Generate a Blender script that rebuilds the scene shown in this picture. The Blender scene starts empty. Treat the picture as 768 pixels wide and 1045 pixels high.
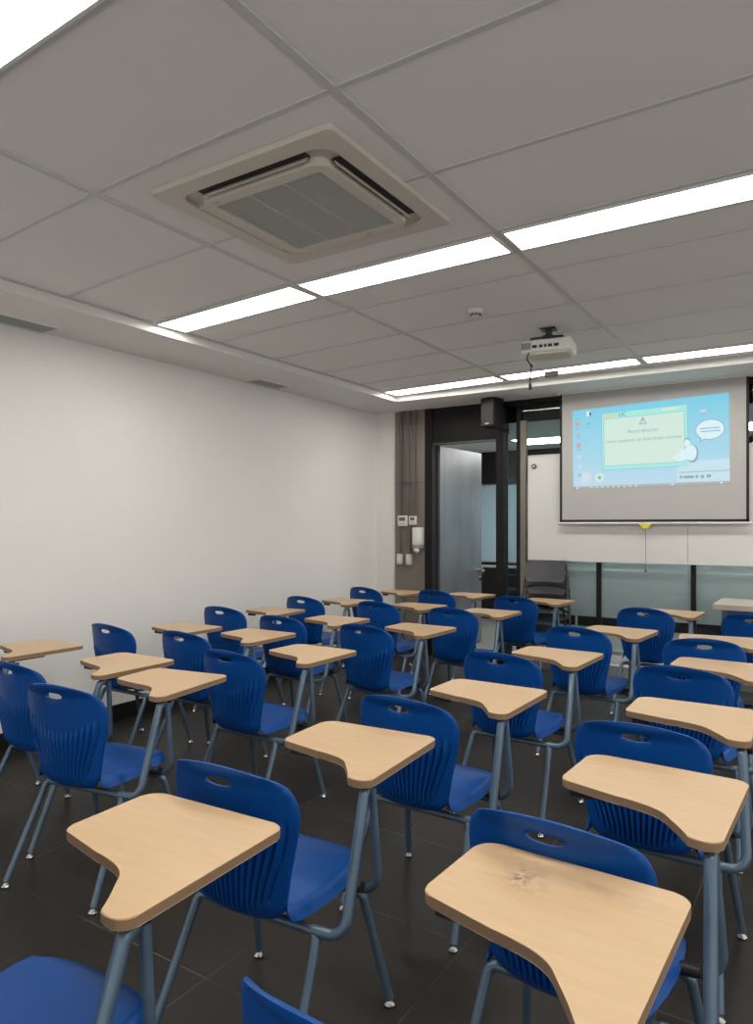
import bpy, bmesh, math, random
from mathutils import Vector, Matrix, geometry
from mathutils import noise as mnoise
random.seed(4)
sc = bpy.context.scene
COL = sc.collection
R = math.radians

# ------------------------------------------------------------------ materials
def mat(name, col, rough=.5, metal=0, spec=.5, emit=None, est=0, coat=0):
    m = bpy.data.materials.new(name); m.use_nodes = True
    b = m.node_tree.nodes['Principled BSDF']
    b.inputs['Base Color'].default_value = (*col, 1)
    b.inputs['Roughness'].default_value = rough
    b.inputs['Metallic'].default_value = metal
    b.inputs['Specular IOR Level'].default_value = spec
    b.inputs['Coat Weight'].default_value = coat
    if emit:
        b.inputs['Emission Color'].default_value = (*emit, 1)
        b.inputs['Emission Strength'].default_value = est
    return m

def vary(m, c1, c2, scale=5, stretch=(1, 1, 1), bump=0, detail=6, r1=None, r2=None, lo=.3, hi=.7, bscale=None, bdist=.002):
    """noise variation of colour (and roughness / bump) in object space"""
    nt = m.node_tree; N = nt.nodes; L = nt.links; b = N['Principled BSDF']
    tc = N.new('ShaderNodeTexCoord'); mp = N.new('ShaderNodeMapping'); mp.inputs['Scale'].default_value = stretch
    nz = N.new('ShaderNodeTexNoise'); nz.inputs['Scale'].default_value = scale; nz.inputs['Detail'].default_value = detail
    rp = N.new('ShaderNodeValToRGB'); rp.color_ramp.elements[0].position = lo; rp.color_ramp.elements[1].position = hi
    rp.color_ramp.elements[0].color = (*c1, 1); rp.color_ramp.elements[1].color = (*c2, 1)
    L.new(tc.outputs['Object'], mp.inputs[0]); L.new(mp.outputs[0], nz.inputs['Vector']); L.new(nz.outputs['Fac'], rp.inputs[0])
    L.new(rp.outputs[0], b.inputs['Base Color'])
    if r1 is not None:
        mr = N.new('ShaderNodeMapRange'); mr.inputs[3].default_value = r1; mr.inputs[4].default_value = r2
        L.new(nz.outputs['Fac'], mr.inputs[0]); L.new(mr.outputs[0], b.inputs['Roughness'])
    if bump:
        n2 = N.new('ShaderNodeTexNoise'); n2.inputs['Scale'].default_value = bscale or scale * 8
        L.new(tc.outputs['Object'], n2.inputs['Vector'])
        bp = N.new('ShaderNodeBump'); bp.inputs['Strength'].default_value = bump; bp.inputs['Distance'].default_value = bdist
        L.new(n2.outputs['Fac'], bp.inputs['Height']); L.new(bp.outputs[0], b.inputs['Normal'])
    return m

M = {}
M['wall'] = vary(mat('wall_paint', (.70, .68, .65), .42, spec=.4), (.79, .775, .74), (.81, .795, .76), 1.2, bump=.15, bscale=180)
M['soffit'] = mat('soffit_paint', (.76, .745, .71), .7)
M['tile'] = vary(mat('ceiling_tile', (.5, .49, .47), .85), (.77, .755, .73), (.81, .795, .77), .9, bump=.2, bscale=260)
M['tbar'] = mat('ceiling_bar', (.56, .56, .56), .5)
M['blue'] = vary(mat('blue_plastic', (.001, .052, .25), .42, spec=.28), (.0005, .055, .25), (.001, .064, .285), 6, bump=.12, bscale=500, bdist=.0005)
M['steel'] = vary(mat('painted_steel', (.10, .15, .20), .38, metal=.35), (.085, .135, .19), (.11, .165, .22), 9, r1=.24, r2=.36)
M['chrome'] = mat('chrome', (.5, .5, .5), .2, metal=1)
M['black'] = mat('black_plastic', (.012, .012, .013), .5)
M['blackmet'] = mat('black_painted_metal', (.009, .008, .008), .55, spec=.25)
M['edge'] = mat('laminate_edge', (.26, .165, .09), .5)
M['white'] = mat('white_plastic', (.72, .71, .68), .45)
M['cream'] = mat('cream_plastic', (.60, .565, .49), .5)
M['creamd'] = mat('cream_frame', (.50, .47, .41), .5)
M['concrete'] = vary(mat('concrete', (.2, .18, .16), .8), (.145, .128, .105), (.26, .23, .195), 2.2, stretch=(1, 1, .35), bump=.4, bscale=40, lo=.25, hi=.75, detail=9)
M['alu'] = mat('aluminium', (.62, .62, .60), .3, metal=.9)
M['doormetal'] = vary(mat('brushed_door', (.36, .37, .38), .4, metal=.75), (.20, .205, .21), (.30, .305, .31), 1.4, stretch=(2.5, 2.5, .8), r1=.28, r2=.5)
M['board'] = mat('whiteboard_enamel', (.66, .65, .62), .22, spec=.5)
M['screen'] = mat('screen_fabric', (.44, .43, .415), .85)
M['screenblack'] = mat('screen_border', (.012, .012, .013), .7)
M['greyplastic'] = mat('grey_plastic', (.075, .077, .085), .5)
M['darkmet'] = mat('dark_tube', (.05, .05, .05), .4, metal=.5)
M['conduit'] = mat('conduit_metal', (.13, .12, .11), .4, metal=.6)
M['grille'] = mat('grey_grille', (.46, .47, .44), .6)
M['ventgrey'] = mat('vent_grey', (.40, .42, .43), .5)
M['lcd'] = mat('lcd_grey', (.12, .13, .12), .3)
M['yellow'] = mat('yellow_tag', (.75, .62, .06), .5)
M['lightframe'] = mat('light_frame', (.7, .7, .68), .5)
M['light'] = mat('light_diffuser', (.9, .9, .9), .6, emit=(1, .965, .90), est=12)
M['corrlight'] = mat('corridor_light_diffuser', (.9, .9, .9), .6, emit=(1, .98, .95), est=16)
M['desk'] = vary(mat('grey_beige_laminate', (.46, .41, .34), .45), (.44, .39, .33), (.50, .45, .38), 6, stretch=(1, 8, 1))
M['corrwall'] = mat('corridor_wall_paint', (.55, .60, .62), .6)
M['corrceil'] = mat('corridor_ceiling_paint', (.72, .73, .73), .7)
M['corrfloor'] = mat('corridor_floor', (.17, .17, .16), .5)
M['bluefilm'] = mat('blue_film', (.34, .48, .56), .4)

# wooden laminate with faint grain
def laminate(name, stain=None):
    m = vary(mat(name, (.70, .48, .27), .36, spec=.45), (.52, .352, .198), (.565, .392, .228), 5, stretch=(1.2, 9, 1), bump=.05, bscale=300, bdist=.0004)
    if stain:
        nt = m.node_tree; N = nt.nodes; L = nt.links; b = N['Principled BSDF']
        src = b.inputs['Base Color'].links[0].from_socket
        tc = N.new('ShaderNodeTexCoord')
        total = None
        for (cx, cy, sx, sy, amt, nsc, rot) in stain:
            mp = N.new('ShaderNodeMapping'); mp.vector_type = 'TEXTURE'
            mp.inputs['Location'].default_value = (cx, cy, .72); mp.inputs['Scale'].default_value = (sx, sy, 1); mp.inputs['Rotation'].default_value = (0, 0, rot)
            L.new(tc.outputs['Object'], mp.inputs[0])
            g = N.new('ShaderNodeTexGradient'); g.gradient_type = 'SPHERICAL'; L.new(mp.outputs[0], g.inputs[0])
            nz = N.new('ShaderNodeTexNoise'); nz.inputs['Scale'].default_value = nsc; nz.inputs['Detail'].default_value = 5
            L.new(tc.outputs['Object'], nz.inputs['Vector'])
            r = N.new('ShaderNodeValToRGB'); r.color_ramp.elements[0].position = .44; r.color_ramp.elements[1].position = .62
            L.new(nz.outputs['Fac'], r.inputs[0])
            mu = N.new('ShaderNodeMath'); mu.operation = 'MULTIPLY'; L.new(g.outputs['Fac'], mu.inputs[0]); L.new(r.outputs[0], mu.inputs[1])
            m2 = N.new('ShaderNodeMath'); m2.operation = 'MULTIPLY'; m2.inputs[1].default_value = amt; m2.use_clamp = True; L.new(mu.outputs[0], m2.inputs[0])
            if total is None: total = m2.outputs[0]
            else:
                ad = N.new('ShaderNodeMath'); ad.operation = 'ADD'; ad.use_clamp = True
                L.new(total, ad.inputs[0]); L.new(m2.outputs[0], ad.inputs[1]); total = ad.outputs[0]
        mx = N.new('ShaderNodeMix'); mx.data_type = 'RGBA'
        L.new(total, mx.inputs[0]); L.new(src, mx.inputs[6]); mx.inputs[7].default_value = (.16, .135, .11, 1)
        L.new(mx.outputs[2], b.inputs['Base Color'])
    return m
M['wood'] = laminate('beech_laminate')
M['woodscuff'] = laminate('scuffed_beech_laminate', [(-.01, .315, .026, .055, 1.3, 90, .5), (.0, .33, .07, .09, .45, 40, .3), (.14, .36, .14, .04, .25, 24, -.1)])
M['woodmark'] = laminate('marked_beech_laminate', [(.03, .37, .10, .03, .14, 20, 0)])

# floor: dark porcelain tiles with paler joints
def floor_material():
    m = mat('dark_floor_tile', (.025, .022, .02), .42, spec=.28)
    nt = m.node_tree; N = nt.nodes; L = nt.links; b = N['Principled BSDF']
    tc = N.new('ShaderNodeTexCoord'); sp = N.new('ShaderNodeSeparateXYZ'); L.new(tc.outputs['Object'], sp.inputs[0])
    lines = []
    for ax, off in ((0, 1.62), (1, -1.55)):
        a = N.new('ShaderNodeMath'); a.operation = 'ADD'; a.inputs[1].default_value = off + 60; L.new(sp.outputs[ax], a.inputs[0])
        d = N.new('ShaderNodeMath'); d.operation = 'PINGPONG'; d.inputs[1].default_value = .30; L.new(a.outputs[0], d.inputs[0])
        c = N.new('ShaderNodeMath'); c.operation = 'LESS_THAN'; c.inputs[1].default_value = .0016; L.new(d.outputs[0], c.inputs[0])
        lines.append(c)
    mx = N.new('ShaderNodeMath'); mx.operation = 'MAXIMUM'; L.new(lines[0].outputs[0], mx.inputs[0]); L.new(lines[1].outputs[0], mx.inputs[1])
    nz = N.new('ShaderNodeTexNoise'); nz.inputs['Scale'].default_value = 1.8; nz.inputs['Detail'].default_value = 9; nz.inputs['Roughness'].default_value = .7; L.new(tc.outputs['Object'], nz.inputs['Vector'])
    rp = N.new('ShaderNodeValToRGB'); rp.color_ramp.elements[0].position = .3; rp.color_ramp.elements[1].position = .72
    rp.color_ramp.elements[0].color = (.016, .0135, .011, 1); rp.color_ramp.elements[1].color = (.029, .025, .021, 1)
    L.new(nz.outputs['Fac'], rp.inputs[0])
    # joints are worn pale only in places
    n3 = N.new('ShaderNodeTexNoise'); n3.inputs['Scale'].default_value = 2.3; L.new(tc.outputs['Object'], n3.inputs['Vector'])
    r3 = N.new('ShaderNodeValToRGB'); r3.color_ramp.elements[0].position = .42; r3.color_ramp.elements[1].position = .62
    r3.color_ramp.elements[0].color = (.03, .027, .024, 1); r3.color_ramp.elements[1].color = (.15, .135, .115, 1)
    L.new(n3.outputs['Fac'], r3.inputs[0])
    mix = N.new('ShaderNodeMix'); mix.data_type = 'RGBA'; L.new(mx.outputs[0], mix.inputs[0]); L.new(rp.outputs[0], mix.inputs[6]); L.new(r3.outputs[0], mix.inputs[7])
    L.new(mix.outputs[2], b.inputs['Base Color'])
    mr = N.new('ShaderNodeMapRange'); mr.inputs[3].default_value = .30; mr.inputs[4].default_value = .52; L.new(nz.outputs['Fac'], mr.inputs[0]); L.new(mr.outputs[0], b.inputs['Roughness'])
    n2 = N.new('ShaderNodeTexNoise'); n2.inputs['Scale'].default_value = 60; L.new(tc.outputs['Object'], n2.inputs['Vector'])
    bp = N.new('ShaderNodeBump'); bp.inputs['Strength'].default_value = .12; bp.inputs['Distance'].default_value = .002; L.new(n2.outputs['Fac'], bp.inputs['Height']); L.new(bp.outputs[0], b.inputs['Normal'])
    return m
M['floor'] = floor_material()

def glass_material():
    m = bpy.data.materials.new('clear_glass'); m.use_nodes = True
    nt = m.node_tree; N = nt.nodes; L = nt.links; N.remove(N['Principled BSDF'])
    o = N['Material Output']; t = N.new('ShaderNodeBsdfTransparent'); t.inputs[0].default_value = (.80, .87, .86, 1)
    g = N.new('ShaderNodeBsdfGlossy'); g.inputs['Roughness'].default_value = .02
    f = N.new('ShaderNodeFresnel'); f.inputs[0].default_value = 1.5
    mx = N.new('ShaderNodeMixShader'); L.new(f.outputs[0], mx.inputs[0]); L.new(t.outputs[0], mx.inputs[1]); L.new(g.outputs[0], mx.inputs[2]); L.new(mx.outputs[0], o.inputs[0])
    return m
M['glass'] = glass_material()
def frosted_material():
    m = bpy.data.materials.new('frosted_glass'); m.use_nodes = True
    nt = m.node_tree; N = nt.nodes; L = nt.links; N.remove(N['Principled BSDF'])
    o = N['Material Output']
    t = N.new('ShaderNodeBsdfTranslucent'); t.inputs[0].default_value = (.86, .93, .93, 1)
    d = N.new('ShaderNodeBsdfDiffuse'); d.inputs[0].default_value = (.62, .70, .70, 1)
    g = N.new('ShaderNodeBsdfGlossy'); g.inputs['Roughness'].default_value = .18; g.inputs[0].default_value = (.8, .85, .85, 1)
    r = N.new('ShaderNodeBsdfRefraction'); r.inputs['Roughness'].default_value = .35; r.inputs['IOR'].default_value = 1.02; r.inputs[0].default_value = (.88, .95, .95, 1)
    a = N.new('ShaderNodeMixShader'); a.inputs[0].default_value = .45; L.new(t.outputs[0], a.inputs[1]); L.new(d.outputs[0], a.inputs[2])
    b2 = N.new('ShaderNodeMixShader'); b2.inputs[0].default_value = .45; L.new(a.outputs[0], b2.inputs[1]); L.new(r.outputs[0], b2.inputs[2])
    f = N.new('ShaderNodeFresnel'); f.inputs[0].default_value = 1.6
    c = N.new('ShaderNodeMixShader'); L.new(f.outputs[0], c.inputs[0]); L.new(b2.outputs[0], c.inputs[1]); L.new(g.outputs[0], c.inputs[2])
    L.new(c.outputs[0], o.inputs[0])
    return m
M['frost'] = frosted_material()

# ------------------------------------------------------------------ mesh helpers
def link(name, me, m=None, parent=None, loc=(0, 0, 0), rz=0):
    o = bpy.data.objects.new(name, me); COL.objects.link(o)
    if m is not None:
        for mm in (m if isinstance(m, (list, tuple)) else [m]): me.materials.append(mm)
    if parent: o.parent = parent
    o.location = loc; o.rotation_euler = (0, 0, rz)
    return o
def fin(name, bm, m=None, parent=None, smooth=False, loc=(0, 0, 0), rz=0, angle=None):
    me = bpy.data.meshes.new(name); bmesh.ops.recalc_face_normals(bm, faces=bm.faces); bm.to_mesh(me); bm.free()
    if smooth:
        for p in me.polygons: p.use_smooth = True
        if angle: me.set_sharp_from_angle(angle=R(angle))
    return link(name, me, m, parent, loc, rz)
def box(bm, x0, x1, y0, y1, z0, z1, mi=0, bev=0, seg=2):
    vs = [bm.verts.new((x, y, z)) for z in (z0, z1) for x, y in ((x0, y0), (x1, y0), (x1, y1), (x0, y1))]
    fs = [bm.faces.new([vs[i] for i in q]) for q in ((0, 3, 2, 1), (4, 5, 6, 7), (0, 1, 5, 4), (1, 2, 6, 5), (2, 3, 7, 6), (3, 0, 4, 7))]
    for f in fs: f.material_index = mi
    if bev:
        es = list({e for f in fs for e in f.edges})
        r = bmesh.ops.bevel(bm, geom=es, offset=bev, segments=seg, affect='EDGES', profile=.5)
        for f in r['faces']: f.material_index = mi
def boxobj(name, x0, x1, y0, y1, z0, z1, m, parent=None, bev=0, seg=2, org=None):
    """box whose object origin sits at its own base centre (or at org)"""
    bm = bmesh.new()
    if parent is not None: box(bm, x0, x1, y0, y1, z0, z1, 0, bev, seg); return fin(name, bm, m, parent, bool(bev), angle=40 if bev else None)
    ox, oy, oz = org or ((x0 + x1) / 2, (y0 + y1) / 2, z0)
    box(bm, x0 - ox, x1 - ox, y0 - oy, y1 - oy, z0 - oz, z1 - oz, 0, bev, seg)
    return fin(name, bm, m, None, bool(bev), (ox, oy, oz), angle=40 if bev else None)
def fillet(pts, rad, n=6):
    out = [Vector(pts[0])]
    for i in range(1, len(pts) - 1):
        a, b, c = Vector(pts[i - 1]), Vector(pts[i]), Vector(pts[i + 1])
        d1, d2 = (a - b).normalized(), (c - b).normalized(); ang = d1.angle(d2)
        if ang > 3.1: out.append(b); continue
        r = rad[i] if isinstance(rad, dict) else rad
        t = min(r / math.tan(ang / 2), (a - b).length * .49, (c - b).length * .49); rr = t * math.tan(ang / 2)
        p1, p2 = b + d1 * t, b + d2 * t; ctr = b + (d1 + d2).normalized() * (rr / math.sin(ang / 2))
        v1, v2 = p1 - ctr, p2 - ctr
        for k in range(n + 1): out.append(ctr + v1.normalized().slerp(v2.normalized(), k / n) * rr)
    out.append(Vector(pts[-1])); return out
def tube(bm, pts, r, seg=12, caps=True, r2=None):
    pts = [Vector(p) for p in pts]; rings = []; prev = None
    for i, p in enumerate(pts):
        t = (pts[min(i + 1, len(pts) - 1)] - pts[max(i - 1, 0)]).normalized()
        if prev is None: n = t.orthogonal().normalized()
        else: n = (prev - t * prev.dot(t)).normalized()
        prev = n; b = t.cross(n)
        rr = r if r2 is None else r + (r2 - r) * i / (len(pts) - 1)
        rings.append([bm.verts.new(p + (n * math.cos(a) + b * math.sin(a)) * rr) for a in (2 * math.pi * k / seg for k in range(seg))])
    for a, b in zip(rings, rings[1:]):
        for k in range(seg): bm.faces.new((a[k], a[(k + 1) % seg], b[(k + 1) % seg], b[k]))
    if caps: bm.faces.new(rings[0][::-1]); bm.faces.new(rings[-1])
def tubeobj(name, pts, r, m, parent=None, seg=12, rad=None, loc=(0, 0, 0)):
    bm = bmesh.new(); tube(bm, fillet(pts, rad) if rad else pts, r, seg); return fin(name, bm, m, parent, True, loc, angle=50)
def lathe(bm, prof, c=(0, 0, 0), seg=20):
    rings = [[bm.verts.new((c[0] + r * math.cos(2 * math.pi * k / seg), c[1] + r * math.sin(2 * math.pi * k / seg), c[2] + z)) for k in range(seg)] for r, z in prof]
    for a, b in zip(rings, rings[1:]):
        for k in range(seg): bm.faces.new((a[k], a[(k + 1) % seg], b[(k + 1) % seg], b[k]))
    bm.faces.new(rings[0][::-1]); bm.faces.new(rings[-1])
def arc(cx, cy, r, a0, a1, n=6): return [(cx + r * math.cos(R(a0 + (a1 - a0) * i / n)), cy + r * math.sin(R(a0 + (a1 - a0) * i / n))) for i in range(n + 1)]
def rrect(x0, x1, y0, y1, r, n=5):
    return arc(x1 - r, y1 - r, r, 0, 90, n) + arc(x0 + r, y1 - r, r, 90, 180, n) + arc(x0 + r, y0 + r, r, 180, 270, n) + arc(x1 - r, y0 + r, r, 270, 360, n)
def prism(bm, pts, z0, z1, bev=0, mi_top=0, mi_side=0):
    top = [bm.verts.new((x, y, z1)) for x, y in pts]; bot = [bm.verts.new((x, y, z0)) for x, y in pts]
    ft = bm.faces.new(top); fb = bm.faces.new(bot[::-1]); ft.material_index = mi_top; fb.material_index = mi_side
    n = len(pts)
    for i in range(n):
        f = bm.faces.new((top[i], bot[i], bot[(i + 1) % n], top[(i + 1) % n])); f.material_index = mi_side
    if bev: bmesh.ops.bevel(bm, geom=list(ft.edges) + list(fb.edges), offset=bev, segments=2, affect='EDGES')
def ring(bm, outer, inner, z0, z1):
    """flat ring between two outlines with the same number of points"""
    n = len(outer); V = [[bm.verts.new((x, y, z)) for x, y in P] for P in (outer, inner) for z in (z0, z1)]
    for i in range(n):
        j = (i + 1) % n
        bm.faces.new((V[1][i], V[1][j], V[3][j], V[3][i])); bm.faces.new((V[0][i], V[2][i], V[2][j], V[0][j]))
        bm.faces.new((V[0][i], V[0][j], V[1][j], V[1][i])); bm.faces.new((V[2][i], V[3][i], V[3][j], V[2][j]))
def thing(name, label, cat, loc=(0, 0, 0), rz=0, group=None):
    o = bpy.data.objects.new(name, None); COL.objects.link(o); o.empty_display_size = .1
    o.location = loc; o.rotation_euler = (0, 0, rz); return tag(o, label, cat, group)
def tag(o, label, cat, group=None):
    o['label'] = label; o['category'] = cat
    if group: o['group'] = group
    return o
def struct(o): o['kind'] = 'structure'; return o

# ------------------------------------------------------------------ room constants
XL, XR, YB, YF = -4.30, 2.70, 6.70, -1.60      # left wall, right wall, glazed front wall, wall behind the camera
ZS, ZC = 2.65, 2.71                              # soffit and tile field heights
FX0, FX1, FY0, FY1 = -3.69, 2.44, -1.05, 6.12    # tile field

struct(boxobj('floor', XL - .2, XR + .2, YF - .2, YB + .06, -.08, 0, M['floor'], org=(0, 0, 0)))
struct(boxobj('wall_left', XL - .15, XL, YF - .15, YB + .3, 0, 2.9, M['wall']))
struct(boxobj('wall_front', XL, -4.045, YB, YB + .25, 0, 2.9, M['wall']))       # short white return beside the pillar
bm = bmesh.new(); box(bm, XL, XL + .014, YF, YB, 0, .115); struct(fin('baseboard_left', bm, M['blackmet']))
# ceiling: one slab with the tiled field, and a lower soffit ring round it
bm = bmesh.new(); box(bm, XL, XR, YF, YB + .1, ZC, ZC + .15); struct(fin('ceiling', bm, M['tile']))
bm = bmesh.new()
box(bm, XL, FX0, YF, YB + .02, ZS, ZC + .02); box(bm, FX1, XR, YF, YB + .02, ZS, ZC + .02)
box(bm, FX0, FX1, FY1, YB + .02, ZS, ZC + .02); box(bm, FX0, FX1, YF, FY0, ZS, ZC + .02)
struct(fin('trim_1', bm, M['soffit']))
# suspended ceiling bars
def skew(x): return .0222 * max(0, -1.25 - x) ** 2       # the grid drifts out of square towards the white wall
gx = [-3.68, -2.44, -1.25, -.035, 1.18, 2.42]
gy = [-.69, -.09, .51, .835, 1.115, 1.71, 2.315, 2.925, 3.20, 3.50, 4.11, 4.715, 5.31, 5.69, 5.945, 6.10]
bm = bmesh.new()
for x in gx: box(bm, x - .013, x + .013, FY0, FY1, ZC - .006, ZC + .01)
for y in gy:
    if abs(y - 2.315) < .01: segs = [(FX0, -2.21), (-1.38, FX1)]
    else: segs = [(FX0, FX1)]
    for a, b in segs:
        cuts = sorted({a, b, *[q for q in (-3.4, -3.1, -2.8, -2.44, -2.21, -1.9, -1.6, -1.25) if a < q < b]})
        for p, q in zip(cuts, cuts[1:]):
            n0 = len(bm.verts); box(bm, p, q, y - .010, y + .010, ZC - .0055, ZC + .01); bm.verts.ensure_lookup_table()
            for v in bm.verts[n0:]: v.co.y += skew(v.co.x) * (1 if y < 6 else .2)
struct(fin('trim_2', bm, M['tbar']))

# ------------------------------------------------------------------ ceiling lights
ORD = ['first', 'second', 'third', 'fourth', 'fifth']
ROWS = [((.85, 1.10), 'row nearest the camera', 'ceiling lights in the near row'), ((2.94, 3.18), 'row beside the air conditioner', 'ceiling lights in the middle row'), ((5.71, 5.93), 'row before the projection screen', 'ceiling lights in the far row')]
for (y0, y1), rn, grp in ROWS:
    for k in range(5):
        a, b = gx[k] + .018, gx[k + 1] - .018
        t = thing('ceiling_light', 'recessed ceiling light, %s from the white wall, %s' % (ORD[k], rn), 'ceiling light', ((a + b) / 2, (y0 + y1) / 2 + (skew(a) + skew(b)) / 2, ZC - .012), math.atan((skew(b) - skew(a)) / (b - a)), grp)
        hx, hy = (b - a) / 2, (y1 - y0) / 2
        bm = bmesh.new(); ring(bm, [(-hx, -hy), (hx, -hy), (hx, hy), (-hx, hy)], [(-hx + .012, -hy + .012), (hx - .012, -hy + .012), (hx - .012, hy - .012), (-hx + .012, hy - .012)], -.001, .011); fin('frame', bm, M['lightframe'], t)
        bm = bmesh.new(); box(bm, -hx + .012, hx - .012, -hy + .012, hy - .012, .003, .010); fin('diffuser', bm, M['light'], t)

# ------------------------------------------------------------------ air conditioning cassette
ac = thing('ceiling_air_conditioner', 'square cream air conditioner cassette set into the tiled ceiling', 'air conditioner', (-1.795, 2.275, ZC - .036))
W = .435
bm = bmesh.new()
ring(bm, rrect(-W, W, -W, W, .02), rrect(-.362, .362, -.362, .362, .07), 0.012, .034)
fin('fascia', bm, M['cream'], ac, True, angle=40)
bm = bmesh.new(); prism(bm, rrect(-.37, .37, -.37, .37, .07), .024, .034); fin('recess', bm, M['creamd'], ac)
bm = bmesh.new()
ring(bm, rrect(-.308, .308, -.308, .308, .06), rrect(-.258, .258, -.258, .258, .006), -.008, .026); fin('panel', bm, M['cream'], ac, True, angle=40)
bm = bmesh.new()
box(bm, -.259, .259, -.259, .259, .004, .02)
for k in range(51):
    y = -.25 + k * .01; box(bm, -.258, .258, y - .0018, y + .0018, -.004, .005)
for x in (-.087, .087): box(bm, x - .006, x + .006, -.258, .258, -.005, .006)
fin('intake_grille', bm, M['grille'], ac)
for i in range(4):
    a = i * math.pi / 2                                              # slots at -y, +x, +y, -x
    rot = Matrix.Rotation(a, 4, 'Z')
    bm = bmesh.new(); box(bm, -.26, .26, -.354, -.316, .016, .025); bmesh.ops.transform(bm, matrix=rot, verts=bm.verts)
    fin('air_slot', bm, M['black'] if i < 2 else M['creamd'], ac)
    bm = bmesh.new()
    if i < 2:                                                        # louvre swung open
        box(bm, -.255, .255, -.006, .0, -.014, .014, 0, .002, 1); bmesh.ops.transform(bm, matrix=rot @ Matrix.Translation((0, -.326, .006)) @ Matrix.Rotation(R(-38), 4, 'X'), verts=bm.verts)
    else:
        box(bm, -.255, .255, -.020, .020, -.003, .003, 0, .002, 1); bmesh.ops.transform(bm, matrix=rot @ Matrix.Translation((0, -.336, .012)), verts=bm.verts)
    fin('louvre', bm, M['cream'] if i > 1 else M['creamd'], ac)
for x, y in ((.115, .283), (-.23, -.283)): bm = bmesh.new(); box(bm, x - .014, x + .014, y - .011, y + .011, -.010, -.007); fin('latch', bm, M['creamd'], ac)

# ------------------------------------------------------------------ soffit air vents
for (x0, x1, y0, y1, w) in ((-4.28, -4.08, 2.05, 2.68, 'nearer the camera, at the left edge'), (-4.24, -4.06, 4.50, 4.92, 'farther away, half way along')):
    t = thing('ceiling_vent', 'grey slatted air vent above the white wall, %s' % w, 'air vent', ((x0 + x1) / 2, (y0 + y1) / 2, ZS - .012), 0, 'soffit air vents')
    hx, hy = (x1 - x0) / 2, (y1 - y0) / 2
    bm = bmesh.new(); ring(bm, [(-hx, -hy), (hx, -hy), (hx, hy), (-hx, hy)], [(-hx + .018, -hy + .018), (hx - .018, -hy + .018), (hx - .018, hy - .018), (-hx + .018, hy - .018)], 0, .012); fin('frame', bm, M['soffit'], t)
    bm = bmesh.new(); box(bm, -hx + .018, hx - .018, -hy + .018, hy - .018, .009, .012)
    n = 9
    for k in range(n):
        x = -hx + .025 + (2 * hx - .05) * k / (n - 1); box(bm, x - .004, x + .003, -hy + .018, hy - .018, .001, .010)
    fin('slats', bm, M['ventgrey'], t)

# ------------------------------------------------------------------ smoke detector
t = thing('smoke_detector', 'small round white smoke detector on the tiled ceiling', 'smoke detector', (-1.813, 3.94, ZC - .05))
bm = bmesh.new(); lathe(bm, [(.022, .008), (.029, .011), (.032, .026), (.044, .033), (.048, .049)], seg=28); fin('housing', bm, M['white'], t, True, angle=35)
bm = bmesh.new()
for k in range(10):
    a = k * math.pi / 5; box(bm, -.007, .007, -.0335, -.027, .013, .023)
    bmesh.ops.rotate(bm, verts=bm.verts[-8:], cent=(0, 0, 0), matrix=Matrix.Rotation(a, 3, 'Z'))
fin('sensor_slots', bm, M['black'], t)

# ------------------------------------------------------------------ projector
pj = thing('projector', 'white ceiling projector hanging from a dark mount with a looped cable', 'projector', (-1.575, 4.58, 2.535), R(8))
bm = bmesh.new(); box(bm, -.165, .165, -.115, .115, 0, .085, 0, .018, 3); fin('body', bm, M['white'], pj, True, angle=40)
bm = bmesh.new(); prism(bm, [(-.15, -.1), (.15, -.1), (.13, .1), (-.13, .1)], -.012, .003, .002); fin('base_cover', bm, M['cream'], pj)
bm = bmesh.new()
for k in range(7): box(bm, -.155 + k * .009, -.151 + k * .009, -.1185, -.113, .02, .065)
fin('vent_grille', bm, M['lcd'], pj)
bm = bmesh.new()
for x, w in ((-.07, .03), (-.03, .02), (0, .014), (.03, .025), (.07, .03)): box(bm, x - w / 2, x + w / 2, -.1195, -.113, .028, .046)
fin('connector_sockets', bm, M['black'], pj)
bm = bmesh.new(); lathe(bm, [(.034, 0), (.034, .03), (.026, .034), (.024, .02)], seg=24)
bmesh.ops.transform(bm, matrix=Matrix.Translation((.10, .112, .045)) @ Matrix.Rotation(R(-90), 4, 'X'), verts=bm.verts); fin('lens', bm, M['black'], pj, True, angle=35)
bm = bmesh.new()
tube(bm, [(0, 0, .11), (0, 0, .17)], .022, 14); box(bm, -.05, .05, -.05, .05, .162, .176, 0, .004, 1); box(bm, -.035, .035, -.035, .035, .098, .128, 0, .004, 1)
for sx in (-1, 1):
    for sy in (-1, 1): tube(bm, [(sx * .02, sy * .02, .115), (sx * .10, sy * .075, .10), (sx * .11, sy * .08, .082)], .008, 8)
fin('ceiling_mount', bm, M['darkmet'], pj, True, angle=40)
bm = bmesh.new()
loop = [(-.11, -.11, .0), (-.12, -.125, -.05), (-.105, -.13, -.085), (-.09, -.125, -.11), (-.075, -.12, -.13), (-.095, -.12, -.10), (-.115, -.125, -.07), (-.12, -.12, -.05), (-.09, -.12, -.12), (-.093, -.12, -.17), (-.10, -.12, -.21), (-.098, -.12, -.27)]
loop = [(a, b, c * .78) for a, b, c in loop]; tube(bm, fillet(loop, .01, 3), .0042, 8); box(bm, -.107, -.089, -.129, -.111, -.245, -.205, 0, .003, 1); fin('cable', bm, M['black'], pj, True, angle=40)
bm = bmesh.new(); tube(bm, fillet([(-.098, -.12, -.175), (-.07, -.12, -.178), (-.03, -.12, -.162), (.0, -.12, -.158)], .02, 3), .003, 8); box(bm, -.002, .085, -.135, -.105, -.172, -.136, 0, .005, 2)
fin('adapter', bm, M['lcd'], pj, True, angle=40)

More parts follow.
